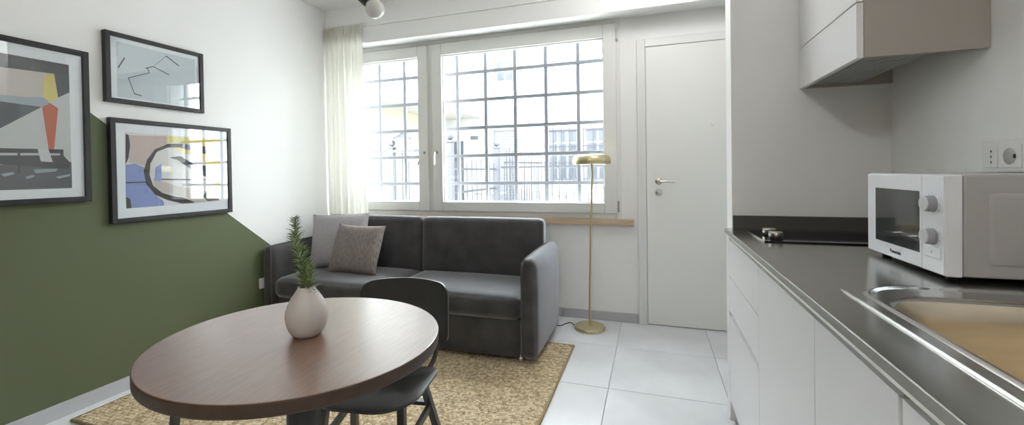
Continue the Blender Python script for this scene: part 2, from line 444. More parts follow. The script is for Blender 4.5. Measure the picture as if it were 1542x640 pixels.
# security grille in the outer half of the opening
gr = thing('security_grille', (-1.45, 3.64, WZ0), 'grey iron window grille of square bars outside both panes', 'grille')
for i in range(9):
    x = -2.55+.28*i
    if x > -.25: continue
    finish('upright_bar', bx(x-.015, x+.015, 3.630, 3.650, WZ0, WZ1, .002, 1), M['bar'], gr)
for i in range(-1, 5):
    z = 1.085+.2535*i
    finish('cross_bar', bx(WX0, WX1, 3.625, 3.634, z-.015, z+.015, .002, 1), M['bar'], gr)

# ------------------------------------------------------------------ door
door = thing('door_1', (.38, YB, 0), kind='structure')
b = NB()
box(b, -.108, -.045, 3.418, YB, 0, 2.178, .004); box(b, .81, .873, 3.418, YB, 0, 2.178, .004); box(b, -.045, .81, 3.418, YB, 2.118, 2.178, .004)
finish('door_frame', b, M['door_frame'], door)
leaf = finish('leaf', bx(-.043, .808, 3.424, YB, .008, 2.116, .003), M['door'], door)
h = NB(); lathe(h, [(0, 0), (.026, 0), (.026, .006), (.024, .008), (.009, .009), (.009, .045)], (.045, 3.424, 1.098), 24, axis=(0, -1, 0), capb=False)
tube(h, smooth_path([(.045, 3.38, 1.098), (.055, 3.374, 1.098), (.10, 3.374, 1.097), (.158, 3.376, 1.096)]), .0085, 10)
finish('handle', h, M['chrome'], leaf, True)
h = NB(); lathe(h, [(0, 0), (.026, 0), (.026, .006), (.022, .009), (0, .009)], (.045, 3.424, 1.012), 24, axis=(0, -1, 0))
tube(h, [(.033, 3.408, 1.020), (.058, 3.406, 1.004)], .006, 8)
finish('lock', h, M['chrome'], leaf, True)
h = NB(); lathe(h, [(0, 0), (.010, 0), (.010, .004), (.006, .006), (0, .005)], (.421, 3.424, 1.512), 16, axis=(0, -1, 0))
finish('peephole', h, M['chrome'], leaf, True)

# ------------------------------------------------------------------ sofa
SX0, SX1, SMID = -2.70, -.775, -1.75
sofa = thing('sofa', (-1.73, 2.8, 0), 'charcoal grey fabric two-seat sofa bed under the window', 'sofa')
finish('base', cushion(SX0+.005, SX1-.003, 2.495, 3.12, .035, .275, .02, (0, 0, 0), 6), M['sofa'], sofa, True)
for a, c in ((SX0, SMID), (SMID, SX1)):
    finish('seat_cushion', cushion(a+.002, c-.002, 2.47, 3.06, .272, .415, .045, (0, .006, .016), 14), M['sofa'], sofa, True)
for a, c in ((SX0+.01, SMID), (SMID, -.755)):
    finish('back_cushion', cushion(a+.002, c-.002, 2.985, 3.095, .40, .836, .035, (0, .012, .004), 14, shear_y=.065), M['sofa'], sofa, True)
finish('back_frame', cushion(SX0+.01, SX1-.01, 3.07, 3.115, .05, .74, .02, (0, 0, 0), 6), M['sofa'], sofa, True)
def arm(x0, x1, s, y1=3.15):
    def fn(q):
        t = (q.y-2.48)/.66
        if q.z > .3: q.z += .010*max(0, min(1, t))*(q.z-.3)/.35
        if q.z > .6: q.x += (.5*(x0+x1)-q.x)*.35*(q.z-.6)/.055
        return q
    a = finish('arm', cushion(x0, x1, 2.47, y1, .045, .655, .034, (.012, .008, .002), 18, fn=fn), M['sofa'], sofa, True)
    xe = x0+.012 if s > 0 else x1-.012
    pts = smooth_path([(xe, 2.476, .07), (xe, 2.468, .35), (xe, 2.470, .61), (xe+s*.012, 2.482, .646), (xe+s*.016, 2.53, .656), (xe+s*.016, 2.9, .662), (xe+s*.016, y1-.04, .664)], 5)
    finish('piping', tube(NB(), pts, .0045, 6), M['sofa_dark'], a, True)
arm(-.772, -.672, 1); arm(-2.795, -2.70, -1, 3.115)
for x, y, z in ((-.785, 2.515, .014), (-2.68, 2.515, .014), (-.79, 3.06, 0), (-2.68, 3.06, 0)):
    finish('foot', lathe(NB(), [(.017, z), (.020, z+.006), (.014, .040), (.009, .06)], (x, y, 0), 14), M['clearfoot'], sofa, True)

# ------------------------------------------------------------------ scatter cushions
def pillow(name, c, w, hgt, t, yaw, lean, m, label, roll=0):
    bm = NB(); n = 22; rows = {}
    R = Matrix.Rotation(yaw, 4, 'Z') @ Matrix.Rotation(-lean, 4, 'X') @ Matrix.Rotation(roll, 4, 'Y')
    for s in (1, -1):
        for i in range(n+1):
            for j in range(n+1):
                u, v = -1+2*i/n, -1+2*j/n
                edge = i in (0, n) or j in (0, n)
                if edge and s == -1: rows[s, i, j] = rows[1, i, j]; continue
                pin = 1-.07*(1-abs(u)**2.5) if abs(v) > abs(u) else 1-.07*(1-abs(v)**2.5)
                k = ((1-u*u)*(1-v*v))**.42
                rip = .004*sin(7*u+3*v)*k
                x = u*w/2*(1-.06*(1-u*u)*0-.055*(1-v*v)*0-.05*(v*v < 2)*(1-abs(v)**3)*abs(u)**3)
                z = v*hgt/2*(1-.05*(1-abs(u)**3)*abs(v)**3)
                rows[s, i, j] = bm.verts.new(R @ Vector((x, -s*(t/2*k+rip), z)))
        for i in range(n):
            for j in range(n):
                q = [rows[s, i, j], rows[s, i+1, j], rows[s, i+1, j+1], rows[s, i, j+1]]
                try: bm.faces.new(q)
                except ValueError: pass
    zmin = min(v.co.z for v in bm.verts)
    for v in bm.verts: v.co += Vector(c) - Vector((0, 0, zmin))
    o = finish(name, bm, m, None, True)
    return tag(o, label, 'cushion', 'scatter cushions on the sofa')
pillow('scatter_cushion', (-2.44, 2.885, .425), .50, .44, .13, radians(10), radians(14), M['pillow_a'], 'light grey linen cushion at the back against the sofa arm', roll=radians(-2))
pillow('scatter_cushion', (-2.18, 2.77, .425), .43, .385, .14, radians(2), radians(22), M['pillow_b'], 'taupe woven cushion leaning in front of the light grey one', roll=radians(1))

# ------------------------------------------------------------------ table
TC = (-.916, .931)
table = thing('dining_table', (TC[0], TC[1], 0), 'round walnut dining table on a black pedestal column', 'table')
def ell(s): 
    return [(TC[0]+.3772*s*cos(a)*.9931-.3487*s*sin(a)*(-.117), TC[1]+.3772*s*cos(a)*(-.117)+.3487*s*sin(a)*.9931) for a in [2*pi*i/96 for i in range(96)]]
b = NB(); rings = []
for s, z in ((.985, .718), (.996, .7195), (1, .723), (1, .746), (.997, .749), (.992, .75)):
    rings.append([b.verts.new((x, y, z)) for x, y in ell(s)])
for k, (p, q) in enumerate(zip(rings, rings[1:])):
    for i in range(96):
        f_ = b.faces.new((p[i], p[(i+1) % 96], q[(i+1) % 96], q[i])); f_.material_index = 1 if k < 4 else 0
b.faces.new(rings[0][::-1]).material_index = 1; b.faces.new(rings[-1])
finish('table_top', b, [M['walnut'], M['walnut_edge']], table)
finish('column', lathe(NB(), [(.043, .02), (.043, .70)], (*TC, 0), 32), M['blackmetal'], table, True)
finish('top_plate', lathe(NB(), [(.14, .70), (.14, .7185)], (*TC, 0), 32), M['blackmetal'], table)
finish('base_plate', lathe(NB(), [(.21, 0), (.215, .006), (.21, .014), (.06, .022), (.043, .028)], (*TC, 0), 40), M['blackmetal'], table, True)

# ------------------------------------------------------------------ vase and rosemary
VC = (-.906, .938, .7502)
vase = thing('vase', VC, 'matt pale ceramic bud vase standing on the round table', 'vase')
prof = [(.0, 0), (.030, 0), (.036, .003), (.045, .016), (.0515, .034), (.0545, .053), (.0530, .070), (.0475, .087), (.0385, .103), (.029, .117), (.0225, .127), (.0205, .1315), (.0190, .132), (.0170, .129)]
finish('body', lathe(NB(), prof, VC, 48, capb=False, capt=False), M['vase'], vase, True)
finish('mouth', lathe(NB(), [(.0170, .129), (.018, .115), (.022, .09), (0, .088)], VC, 32, capb=False, capt=False), M['vase_in'], vase, True)
ros = thing('rosemary_sprig', (VC[0], VC[1], VC[2]+.1), 'green rosemary sprigs standing in the pale vase', 'plant')
def needles(path, n, L, seed):
    rd = random.Random(seed); bm = NB(); P = smooth_path(path, 8)
    for i in range(n):
        t = .02+.98*i/n; k = t*(len(P)-1); a = int(min(k, len(P)-2)); p = P[a].lerp(P[a+1], k-a)
        d = (P[a+1]-P[a]).normalized(); ang = i*2.4+rd.uniform(-.4, .4)
        u = d.orthogonal().normalized(); w = d.cross(u)
        out = (u*cos(ang)+w*sin(ang))
        dirn = (out*rd.uniform(.75, 1.0)+d*rd.uniform(.35, .95)).normalized()
        l = L*rd.uniform(.65, 1.15)*(1-.45*max(0, t-.75)/.25)
        tip = p+dirn*l+Vector((0, 0, -.12*l*rd.random())); mid = p.lerp(tip, .5)+d*l*.07
        sd = dirn.cross(d).normalized()*.0021; nn = sd.cross(dirn).normalized()*.0006
        v = [bm.verts.new(q) for q in (p-sd*.6, p+sd*.6, mid+sd+nn, mid-sd+nn, tip, mid-nn*2)]
        for f_ in ((0, 1, 2, 3), (3, 2, 4), (1, 0, 5), (5, 4, 2), (5, 3, 4), (1, 5, 2), (0, 3, 5)):
            bm.faces.new([v[q] for q in f_])
        for f_ in list(bm.faces)[-7:]: f_.material_index = 1 if rd.random() < .35 else 0
    return bm
vx, vy, vz = VC
for k, pth in enumerate(([(vx, vy, vz+.09), (vx-.012, vy, vz+.16), (vx-.032, vy+.004, vz+.25), (vx-.04, vy+.006, vz+.318)],
                         [(vx+.006, vy+.004, vz+.09), (vx+.008, vy-.004, vz+.15), (vx-.012, vy-.012, vz+.22), (vx-.028, vy-.012, vz+.275)],
                         [(vx-.006, vy, vz+.09), (vx-.008, vy+.01, vz+.14), (vx-.018, vy+.016, vz+.19), (vx-.022, vy+.018, vz+.235)],
                         [(vx+.006, vy-.004, vz+.09), (vx+.014, vy+.002, vz+.14), (vx+.010, vy+.004, vz+.20)])):
    finish('stem', tube(NB(), smooth_path(pth, 6), .0014, 6), M['stem'], ros, True)
    q = finish('needles', needles(pth, (190, 160, 110, 90)[k], .031, k), [M['needle'], M['needle_pale']], ros); q['kind'] = 'stuff'

# ------------------------------------------------------------------ dining chair
CH = Vector((-.93, 1.27, 0)); CR = radians(8)
chair = thing('dining_chair', CH, 'black wooden chair with curved backrest pushed under the round table', 'chair')
CM = Matrix.Translation(CH) @ Matrix.Rotation(CR, 4, 'Z')
def cfin(name, bm, m, smooth=False, parent=chair):
    for v in bm.verts: v.co = CM @ v.co
    return finish(name, bm, m, parent, smooth)
b = NB(); outl = rrect(-.185, .185, -.165, .155, [.045, .045, .13, .13], 8)
rings = []
for s, z in ((.975, .4375), (.995, .439), (1, .4435), (.997, .4485), (.985, .450)):
    rings.append([b.verts.new((x*s, y*s, z+.003*(abs(x)/.185)**2)) for x, y in outl])
for p, q in zip(rings, rings[1:]):
    for i in range(len(p)): b.faces.new((p[i], p[(i+1) % len(p)], q[(i+1) % len(p)], q[i]))
for rg in (rings[0][::-1], rings[-1]):
    cv = b.verts.new((0, -.01, sum(v.co.z for v in rg)/len(rg)-.003))
    for i in range(len(rg)): b.faces.new((rg[i], rg[(i+1) % len(rg)], cv))
cfin('seat', b, M['chairblack'], True)
# backrest: bent plywood shell
b = NB(); nu, nv = 20, 12; front, back = {}, {}
for i in range(nu+1):
    for j in range(nv+1):
        u, v = -1+2*i/nu, -1+2*j/nv
        # rounded-rectangle mapping
        rr = .34
        x = u*.188; z = v*.125
        ex = max(0, abs(u)-(1-rr*.72)); ez = max(0, abs(v)-(1-rr))
        if abs(u) > 1-rr*.72 and abs(v) > 1-rr:
            du, dv = ex/(rr*.72), ez/rr; m_ = max(du, dv); l = sqrt(du*du+dv*dv)
            k = m_/l if l > 0 else 1
            x = math.copysign((1-rr*.72+du*k*rr*.72)*.188, u); z = math.copysign((1-rr+dv*k*rr)*.125, v)
        yy = .285-.055*(x/.188)**2+.09*(z+.125)*.35
        zz = .627+z-.012*(x/.188)**2*(v > 0)
        front[i, j] = b.verts.new((x, yy, zz)); back[i, j] = b.verts.new((x*1.005, yy+.010, zz))
for i in range(nu):
    for j in range(nv):
        b.faces.new((front[i, j], front[i+1, j], front[i+1, j+1], front[i, j+1])); b.faces.new((back[i, j], back[i, j+1], back[i+1, j+1], back[i+1, j]))
rim = [(i, 0) for i in range(nu)]+[(nu, j) for j in range(nv)]+[(i, nv) for i in range(nu, 0, -1)]+[(0, j) for j in range(nv, 0, -1)]
for p, q in zip(rim, rim[1:]+rim[:1]): b.faces.new((front[p], back[p], back[q], front[q]))
cfin('backrest', b, M['chairblack'], True)
for s in (-1, 1):
    cfin('back_tube', tube(NB(), smooth_path([(s*.10, .10, .425), (s*.125, .17, .43), (s*.135, .235, .47), (s*.125, .275, .56), (s*.12, .285, .65)], 6), .0095, 10), M['chairtube'], True)
    cfin('leg', beam(NB(), (s*.135, .09, .432), (s*.205, .20, .014), .024, .022), M['chairblack'])
    cfin('leg', beam(NB(), (s*.135, -.085, .432), (s*.165, -.15, 0), .024, .022), M['chairblack'])
    cfin('side_stretcher', beam(NB(), (s*.153, .118, .325), (s*.147, -.108, .29), .014, .026), M['chairblack'])
cfin('cross_stretcher', beam(NB(), (-.153, .118, .335), (.153, .118, .335), .026, .014), M['chairblack'])

# stool tucked beneath the far side of the table
st = thing('stool', (-1.88, 1.55, .014), 'low black three-legged stool mostly hidden beneath the round table', 'stool')
finish('seat', lathe(NB(), [(.145, .40), (.155, .405), (.155, .418), (.148, .424)], (-1.88, 1.55, 0), 32), M['chairblack'], st, True)
for tx, ty, fx, fy in ((-1.90, 1.44, -1.925, 1.245), (-1.96, 1.62, -2.11, 1.70), (-1.78, 1.62, -1.68, 1.77)):
    finish('leg', beam(NB(), (tx*.2+fx*.8, ty*.2+fy*.8, .402), (fx, fy, .014), .026, .026), M['chairblack'], st)
    finish('bracket', beam(NB(), (tx, ty, .396), (tx*.2+fx*.8, ty*.2+fy*.8, .396), .026, .012), M['chairblack'], st)

# ------------------------------------------------------------------ rug
RX = (-2.705, -.515); RY = (1.30, 2.862)
rug = thing('rug', (-1.6, 2.0, 0), 'woven jute rug lying on the grey tiles beneath sofa and table', 'rug')
nx, ny = 300, 214
vsx = []
for j in range(ny+1):
    for i in range(nx+1):
        x = RX[0]+(RX[1]-RX[0])*i/nx; y = RY[0]+(RY[1]-RY[0])*j/ny
        row = y/.0175; ph = (int(row) % 2)*.5
        k = abs(sin(pi*row))*.6+.4*abs(sin(pi*(x/.024+ph)))
        h = .009+.005*k+random.uniform(-.0008, .0008)
        if i in (0, nx) or j in (0, ny): h = .002
        wob = .003*sin(x*9+y*4)
        vsx.append((x-ORG[rug].x, y+(wob if j in (0, ny) else 0)-ORG[rug].y, h))
fcs = [(j*(nx+1)+i, j*(nx+1)+i+1, (j+1)*(nx+1)+i+1, (j+1)*(nx+1)+i) for j in range(ny) for i in range(nx)]
me = bpy.data.meshes.new('weave'); me.from_pydata(vsx, [], fcs); me.materials.append(M['jute'])
o = bpy.data.objects.new('weave', me); COL.objects.link(o); o.parent = rug; o['kind'] = 'stuff'
b = NB()
tube(b, [(RX[1], RY[0], .007), (RX[1], RY[1], .007)], .0065, 6); tube(b, [(RX[0], RY[0], .007), (RX[0], RY[1], .007)], .0065, 6)
tube(b, [(RX[0], RY[1], .007), (RX[1], RY[1], .007)], .0065, 6); tube(b, [(RX[0], RY[0], .007), (RX[1], RY[0], .007)], .0065, 6)
finish('border', b, M['jute_edge'], rug, True)

# ------------------------------------------------------------------ floor lamp
LB = (-.459, 3.222)
lamp = thing('floor_lamp', (*LB, 0), 'slim brass floor lamp with a flat round shade beside the sofa', 'lamp')
finish('base', lathe(NB(), [(.108, 0), (.114, .003), (.114, .020), (.110, .025), (.012, .028)], (*LB, 0), 48), M['brass'], lamp, True)
SC = (-.431, 3.222)
finish('stem', tube(NB(), smooth_path([(LB[0], LB[1], .025), (LB[0]+.011, LB[1], .45), (LB[0]+.024, LB[1], .95), (LB[0]+.031, LB[1], 1.13), (LB[0]+.031, SC[1], 1.20), (LB[0]+.024, SC[1], 1.27)], 6), .0085, 12), M['brass'], lamp, True)
finish('shade', lathe(NB(), [(.126, 1.236), (.138, 1.234), (.142, 1.240), (.1425, 1.262), (.138, 1.283), (.124, 1.298), (.10, 1.305), (.04, 1.307), (.0, 1.307)], (SC[0], SC[1], 0), 56, capb=False, capt=False), M['brass'], lamp, True)
finish('diffuser', lathe(NB(), [(.126, 1.238), (.0, 1.240)], (SC[0], SC[1], 0), 40, capb=False, capt=False), M['plastic_white'], lamp)
finish('cable', tube(NB(), smooth_path([(LB[0]-.11, LB[1]+.01, .008), (LB[0]-.15, LB[1]+.03, .022), (LB[0]-.19, LB[1]+.01, .014), (LB[0]-.23, LB[1]-.01, .004), (LB[0]-.33, LB[1]+.02, .004), (LB[0]-.5, LB[1]+.12, .004)], 8), .0035, 8), M['cable'], lamp, True)

# ------------------------------------------------------------------ curtain
cu = thing('curtain', (-2.57, 3.165, .02), 'sheer cream curtain hanging in folds at the left of the window', 'curtain')
def cloth(z0, z1, nz, amp, freq, wid):
    bm = NB(); n = 120; g = []
    for j in range(nz+1):
        z = z0+(z1-z0)*j/nz; t = (2.49-z)/2.47; row = []
        xa, xb = -2.795, -2.39+.035*min(1, t*1.6)
        for i in range(n+1):
            u = i/n
            ph = 2*pi*freq*(u+.012*sin(5*u+t*1.5))
            a = amp*(.75+.25*sin(3.1*u*2+1))
            row.append(bm.verts.new((xa+(xb-xa)*u+.006*sin(ph*2+t), 3.157+a*sin(ph)+.003*sin(2.3*ph)+.006*sin(11*u+2*t), z)))
        g.append(row)
    for p, q in zip(g, g[1:]):
        for i in range(n): bm.faces.new((p[i], p[i+1], q[i+1], q[i]))
    return bm
finish('cloth', cloth(.02, 2.42, 24, .022, 6.5, 0), M['curtain'], cu, True)
finish('heading_tape', cloth(2.41, 2.49, 4, .012, 16, 0), M['curtain'], cu, True)
for i in range(6):
    finish('hook', tube(NB(), [(-2.77+.074*i, 3.168, 2.46), (-2.77+.074*i, 3.182, 2.50)], .003, 6), M['frame_white'], cu)
finish('rail', bx(-2.80, -2.38, 3.170, 3.186, 2.488, 2.508, .002, 1), M['frame_white'], cu)

# ------------------------------------------------------------------ ceiling spotlight
sp = thing('ceiling_spotlight', (-1.69, 2.2, ZC), 'black ceiling spotlight arm with a round opal bulb', 'lamp')
ax = Vector((.74, 0, -.67)).normalized(); bc = Vector((-1.567, 2.2, 2.172))
finish('bulb', lathe(NB(), [(.014, -.075), (.020, -.062), (.038, -.042), (.051, -.022), (.0565, 0), (.053, .021), (.040, .040), (.021, .0525), (0, .0565)], bc, 32, axis=ax, capt=False), M['bulb'], sp, True)
finish('socket', lathe(NB(), [(.028, -.16), (.030, -.158), (.030, -.046), (.027, -.044), (.0, -.046)], bc, 28, axis=ax, capt=False), M['blackmetal'], sp)
e_ = bc-ax*.16
finish('arm', tube(NB(), smooth_path([e_+ax*.02, e_-ax*.03, e_-ax*.06+Vector((0, 0, .03)), (e_.x-.05, 2.2, ZC-.02)], 6), .008, 10), M['blackmetal'], sp, True)
finish('ceiling_rose', lathe(NB(), [(.055, ZC-.025), (.06, ZC-.022), (.06, ZC)], (e_.x-.05, 2.2, 0), 32), M['blackmetal'], sp)

# added fill lights shaped as ceiling globes, out of view, to brighten the room
M['globe'] = mat('fill_globe_glow', (.8, .8, .78), .3)
gb = M['globe'].node_tree.nodes['Principled BSDF']; gb.inputs['Emission Color'].default_value = (1, .98, .97, 1); gb.inputs['Emission Strength'].default_value = FILL_GLOBE
M['globe_dim'] = M['globe'].copy(); M['globe_dim'].node_tree.nodes['Principled BSDF'].inputs['Emission Strength'].default_value = FILL_GLOBE*.4
for x, y, lab in ((.05, 2.48, 'added fill light globe, out of view in front of the entrance door'), (-.4, -.9, 'added fill light globe, out of view in the rear of the room')):
    g_ = thing('fill_globe', (x, y, ZC), lab, 'lamp', 'added fill light globes')
    finish('base', lathe(NB(), [(.09, ZC-.02), (.095, ZC-.016), (.095, ZC)], (x, y, 0), 32), M['blackmetal'], g_)
    finish('globe', lathe(NB(), [(max(.0, .13*sin(t)), ZC-.075-.13*cos(t)) for t in [pi*k/16 for k in range(0, 11)]], (x, y, 0), 32, capb=False), M['globe'] if y < 0 else M['globe_dim'], g_, True)

# ------------------------------------------------------------------ framed pictures on the left wall
PC = {k: mat('print_'+k, v, .7) for k, v in dict(black=(.035, .036, .040), pink=(.60, .48, .45), blue=(.25, .31, .60), yellow=(.74, .62, .19), rose=(.55, .49, .46), slate=(.055, .065, .085), paper=(.74, .72, .71),
      ink=(.05, .05, .055), pale=(.38, .44, .48), beige=(.60, .55, .51), char=(.045, .048, .052), orange=(.56, .13, .06), dark=(.10, .105, .115), white=(.66, .67, .68), ground=(.60, .62, .62), sky=(.58, .64, .68)).items()}
LOW = [('black', [(0.01, 0.975), (0.036, 0.966), (0.048, 0.824), (0.031, 0.656), (0.003, 0.573)]), ('pink', [(0.039, 0.962), (0.395, 0.981), (0.394, 0.878), (0.275, 0.789), (0.195, 0.637), (0.177, 0.558), (0.086, 0.591), (0.03, 0.597), (0.048, 0.824)]), ('blue', [(0.003, 0.568), (0.086, 0.591), (0.168, 0.538), (0.178, 0.341), (0.247, 0.189), (0.352, 0.054), (0.351, 0.0), (0.052, 0.0), (0.038, 0.119), (0.0, 0.163)]), ('black', [(0.0, 0.159), (0.038, 0.119), (0.049, 0.0), (0.0, 0.0)]), ('yellow', [(0.405, 0.982), (1.0, 0.998), (1.0, 0.866), (0.76, 0.872), (0.556, 0.898), (0.403, 0.887)]), ('black', [(1.0, 0.86), (0.76, 0.867), (0.556, 0.885), (0.403, 0.874), (0.275, 0.789), (0.195, 0.637), (0.164, 0.489), (0.184, 0.316), (0.265, 0.163), (0.389, 0.076), (0.54, 0.01), (0.682, 0.009), (0.621, 0.083), (0.484, 0.115), (0.336, 0.183), (0.249, 0.289), (0.217, 0.439), (0.228, 0.588), (0.292, 0.753), (0.402, 0.822), (0.516, 0.829), (0.675, 0.785), (0.844, 0.738), (0.998, 0.724)]), ('yellow', [(0.439, 0.817), (0.516, 0.824), (0.675, 0.78), (0.844, 0.732), (0.997, 0.715), (0.995, 0.577), (0.842, 0.598), (0.714, 0.678), (0.553, 0.758)]), ('black', [(0.418, 0.681), (0.533, 0.704), (0.671, 0.595), (0.798, 0.569), (0.995, 0.571), (0.991, 0.34), (0.86, 0.373), (0.71, 0.459), (0.59, 0.567), (0.512, 0.64)]), ('rose', [(0.251, 0.389), (0.468, 0.278), (0.748, 0.196), (0.834, 0.177), (0.778, 0.097), (0.831, 0.017), (0.692, 0.011), (0.562, 0.093), (0.336, 0.188), (0.267, 0.288)]), ('blue', [(0.274, 0.538), (0.334, 0.59), (0.334, 0.361), (0.303, 0.342), (0.265, 0.368)]), ('yellow', [(0.926, 0.337), (0.99, 0.329), (0.989, 0.254), (0.925, 0.268)]), ('black', [(0.835, 0.211), (0.946, 0.141), (0.978, 0.024), (0.831, 0.017), (0.778, 0.097)]), ('slate', [(0.002, 0.348), (0.178, 0.346), (0.181, 0.331), (0.002, 0.329)]), ('slate', [(0.33, 0.381), (0.751, 0.359), (0.926, 0.348), (0.751, 0.345), (0.33, 0.361)])]
UPP = [('ink', [(0.021, 0.517), (0.094, 0.726), (0.08, 0.736), (0.007, 0.528)]), ('ink', [(0.586, 0.935), (0.763, 0.79), (0.772, 0.808), (0.594, 0.952)]), ('ink', [(0.424, 0.668), (0.591, 0.928), (0.588, 0.933), (0.422, 0.672)]), ('ink', [(0.33, 0.601), (0.424, 0.668), (0.422, 0.685), (0.327, 0.618)]), ('ink', [(0.378, 0.543), (0.357, 0.633), (0.347, 0.625), (0.369, 0.535)]), ('ink', [(0.125, 0.364), (0.375, 0.532), (0.373, 0.546), (0.123, 0.377)]), ('ink', [(0.12, 0.367), (0.188, 0.079), (0.197, 0.086), (0.129, 0.374)]), ('ink', [(0.191, 0.085), (0.273, 0.063), (0.276, 0.081), (0.195, 0.103)]), ('ink', [(0.421, 0.669), (0.623, 0.569), (0.628, 0.584), (0.425, 0.684)])]
BIG = [('char', [(0, 1.0), (1.0, 1.0), (1.0, 0.924), (0.871, 0.909), (0.733, 0.905), (0.42, 0.897), (0, 0.902)]), ('beige', [(0, 0.902), (0.42, 0.897), (0.733, 0.905), (0.784, 0.897), (0.762, 0.724), (0.618, 0.698), (0.414, 0.695), (0, 0.699)]), ('pale', [(0, 0.699), (0.414, 0.695), (0.618, 0.698), (0.761, 0.714), (0.823, 0.673), (0.748, 0.635), (0.412, 0.647), (0, 0.653)]), ('slate', [(0, 0.653), (0.412, 0.647), (0.748, 0.635), (0.407, 0.445), (0.192, 0.313), (0, .22)]), ('yellow', [(0.784, 0.897), (0.865, 0.908), (0.894, 0.723), (0.823, 0.679), (0.762, 0.724)]), ('slate', [(0.865, 0.908), (1.0, 0.924), (1.0, 0.778), (0.894, 0.723)]), ('orange', [(0.823, 0.673), (0.892, 0.638), (0.846, 0.304), (0.8, 0.303), (0.753, 0.636)]), ('dark', [(0, 0.176), (0.399, 0.186), (1, 0.211), (1, 0), (0, 0.0)]), ('char', [(0, 0.303), (0.402, 0.306), (0.93, 0.312), (0.929, 0.28), (0.401, 0.272), (0, 0.271)]), ('char', [(0, 0.253), (0.401, 0.253), (0.928, 0.264), (0.988, 0.206), (0.974, 0.152), (0.399, 0.19), (0, 0.198)]), ('char', [(0.544, 0.305), (0.564, 0.306), (0.559, 0.117), (0.538, 0.117)]), ('char', [(0.9, 0.311), (0.93, 0.312), (0.925, 0.152), (0.895, 0.152)]), ('white', [(0.705, 0.31), (0.795, 0.313), (0.832, 0.209), (0.729, 0.213)]), ('pale', [(0.667, 0.152), (0.871, 0.157), (0.859, 0.136), (0.682, 0.121)]), ('pale', [(0.407, 0.118), (0.497, 0.132), (0.517, 0.117), (0.436, 0.099)]), ('pale', [(0.6, 0.097), (0.666, 0.111), (0.676, 0.096), (0.611, 0.077)]), ('pale', [(0.852, 0.094), (0.985, 0.114), (0.984, 0.098), (0.881, 0.078)]), ('pale', [(.1, .08), (.28, .1), (.3, .085), (.14, .06)])]
def picture(y0, y1, z0, z1, fwid, P, polys, base, label, xf=-2.772):
    root = thing('framed_picture', (XL, (y0+y1)/2, z0), label, 'picture')
    finish('frame', frame_rect(NB(), 'x', XL+.001, xf, y0, y1, z0, z1, fwid, .0025), M['frame_black'], root)
    xm = xf-.012
    pp = finish('passe_partout', bx(XL+.008, xm, y0+fwid-.003, y1-fwid+.003, z0+fwid-.003, z1-fwid+.003), M['mat_white'], root)
    bm = NB(); names = [base]+sorted({c for c, _ in polys}); py0, py1, pz0, pz1 = P
    box(bm, xm-.001, xm+.0003, py0, py1, pz0, pz1)
    for k, (c, pts) in enumerate(polys):
        vv = [bm.verts.new((xm+.0006+.00008*k, py0+(py1-py0)*u, pz0+(pz1-pz0)*v)) for u, v in pts]
        bm.faces.new(vv).material_index = names.index(c)
    finish('print', bm, [PC[c] for c in names], root)
    finish('glass', bx(xm+.0045, xm+.0065, y0+fwid-.002, y1-fwid+.002, z0+fwid-.002, z1-fwid+.002), M['picglass'], root)
picture(.865, 1.442, 1.066, 1.839, .027, (.945, 1.365, 1.138, 1.757), BIG, 'ground', 'largest black-framed print with yellow and orange shapes above a bench')
picture(1.526, 2.224, .935, 1.514, .026, (1.597, 2.15, 1.014, 1.44), LOW, 'paper', 'black-framed abstract print of blue, yellow and black curves')
picture(1.513, 2.042, 1.597, 1.982, .024, (1.57, 1.995, 1.632, 1.934), UPP, 'sky', 'small black-framed pale print of thin broken lines, topmost on wall')

# light switch plate low on the green wall
so = thing('wall_switch', (XL, 2.495, .335), 'white wall switch plate on the green wall beside the sofa', 'switch')
finish('plate', bx(XL, XL+.009, 2.445, 2.56, .336, .414, .003), M['plastic_white'], so)
for k in range(3): finish('key', bx(XL+.008, XL+.012, 2.470+.0225*k+.0006, 2.470+.0225*(k+1)-.0006, .352, .398, .001, 1), M['plastic_white'] if k != 1 else M['plastic_grey'], so)

# ------------------------------------------------------------------ kitchen
KX = .338     # face of the doors
YF = 2.285    # far end
def unit(name, y0, y1, label, fronts, ext=None):
    r = thing(name, ((KX+XR)/2, (y0+y1)/2, 0), label, 'cabinet', None)
    zt = .70 if y0 < 1.2 and y1 > .4 else .835
    bb = NB(); a_, c_ = y0+.0015, y1-.0015
    box(bb, KX+.023, XR-.005, a_, a_+.016, .10, zt); box(bb, KX+.023, XR-.005, c_-.016, c_, .10, zt)
    box(bb, KX+.023, XR-.005, a_+.016, c_-.016, .10, .116); box(bb, XR-.012, XR-.005, a_+.016, c_-.016, .116, zt)
    finish('body', bb, M['cab_white'], r)
    finish('grip_channel', bx(KX+.012, KX+.022, y0+.0015, y1-.0015, .805, .874), M['alu'], r)
    for z0, z1, kind in fronts:
        f_ = finish(kind, bx(KX, KX+.02, y0+.002, y1-.002, z0, z1, .0012, 1), M['cab_white'], r)
        finish('edge_trim', bx(KX-.0003, KX+.0195, y0+.002, y1-.002, z1-.0005, z1+.0012), M['cab_edge'], f_)
    return r
u1 = unit('drawer_cabinet', 1.640, 2.228, 'white kitchen drawer cabinet with three drawers beneath the hob', [(.6855, .854, 'drawer'), (.521, .6805, 'drawer'), (.10, .494, 'drawer')])
finish('grip_channel', bx(KX+.0215, KX+.0225, 1.642, 2.226, .484, .528), M['kick'], u1)
unit('base_cabinet', 1.108, 1.640, 'white flat-front kitchen cabinet beside the drawers under the worktop', [(.10, .854, 'door')])
unit('base_cabinet', .764, 1.108, 'narrow white flat-front kitchen cabinet beneath the sink', [(.10, .854, 'door')])
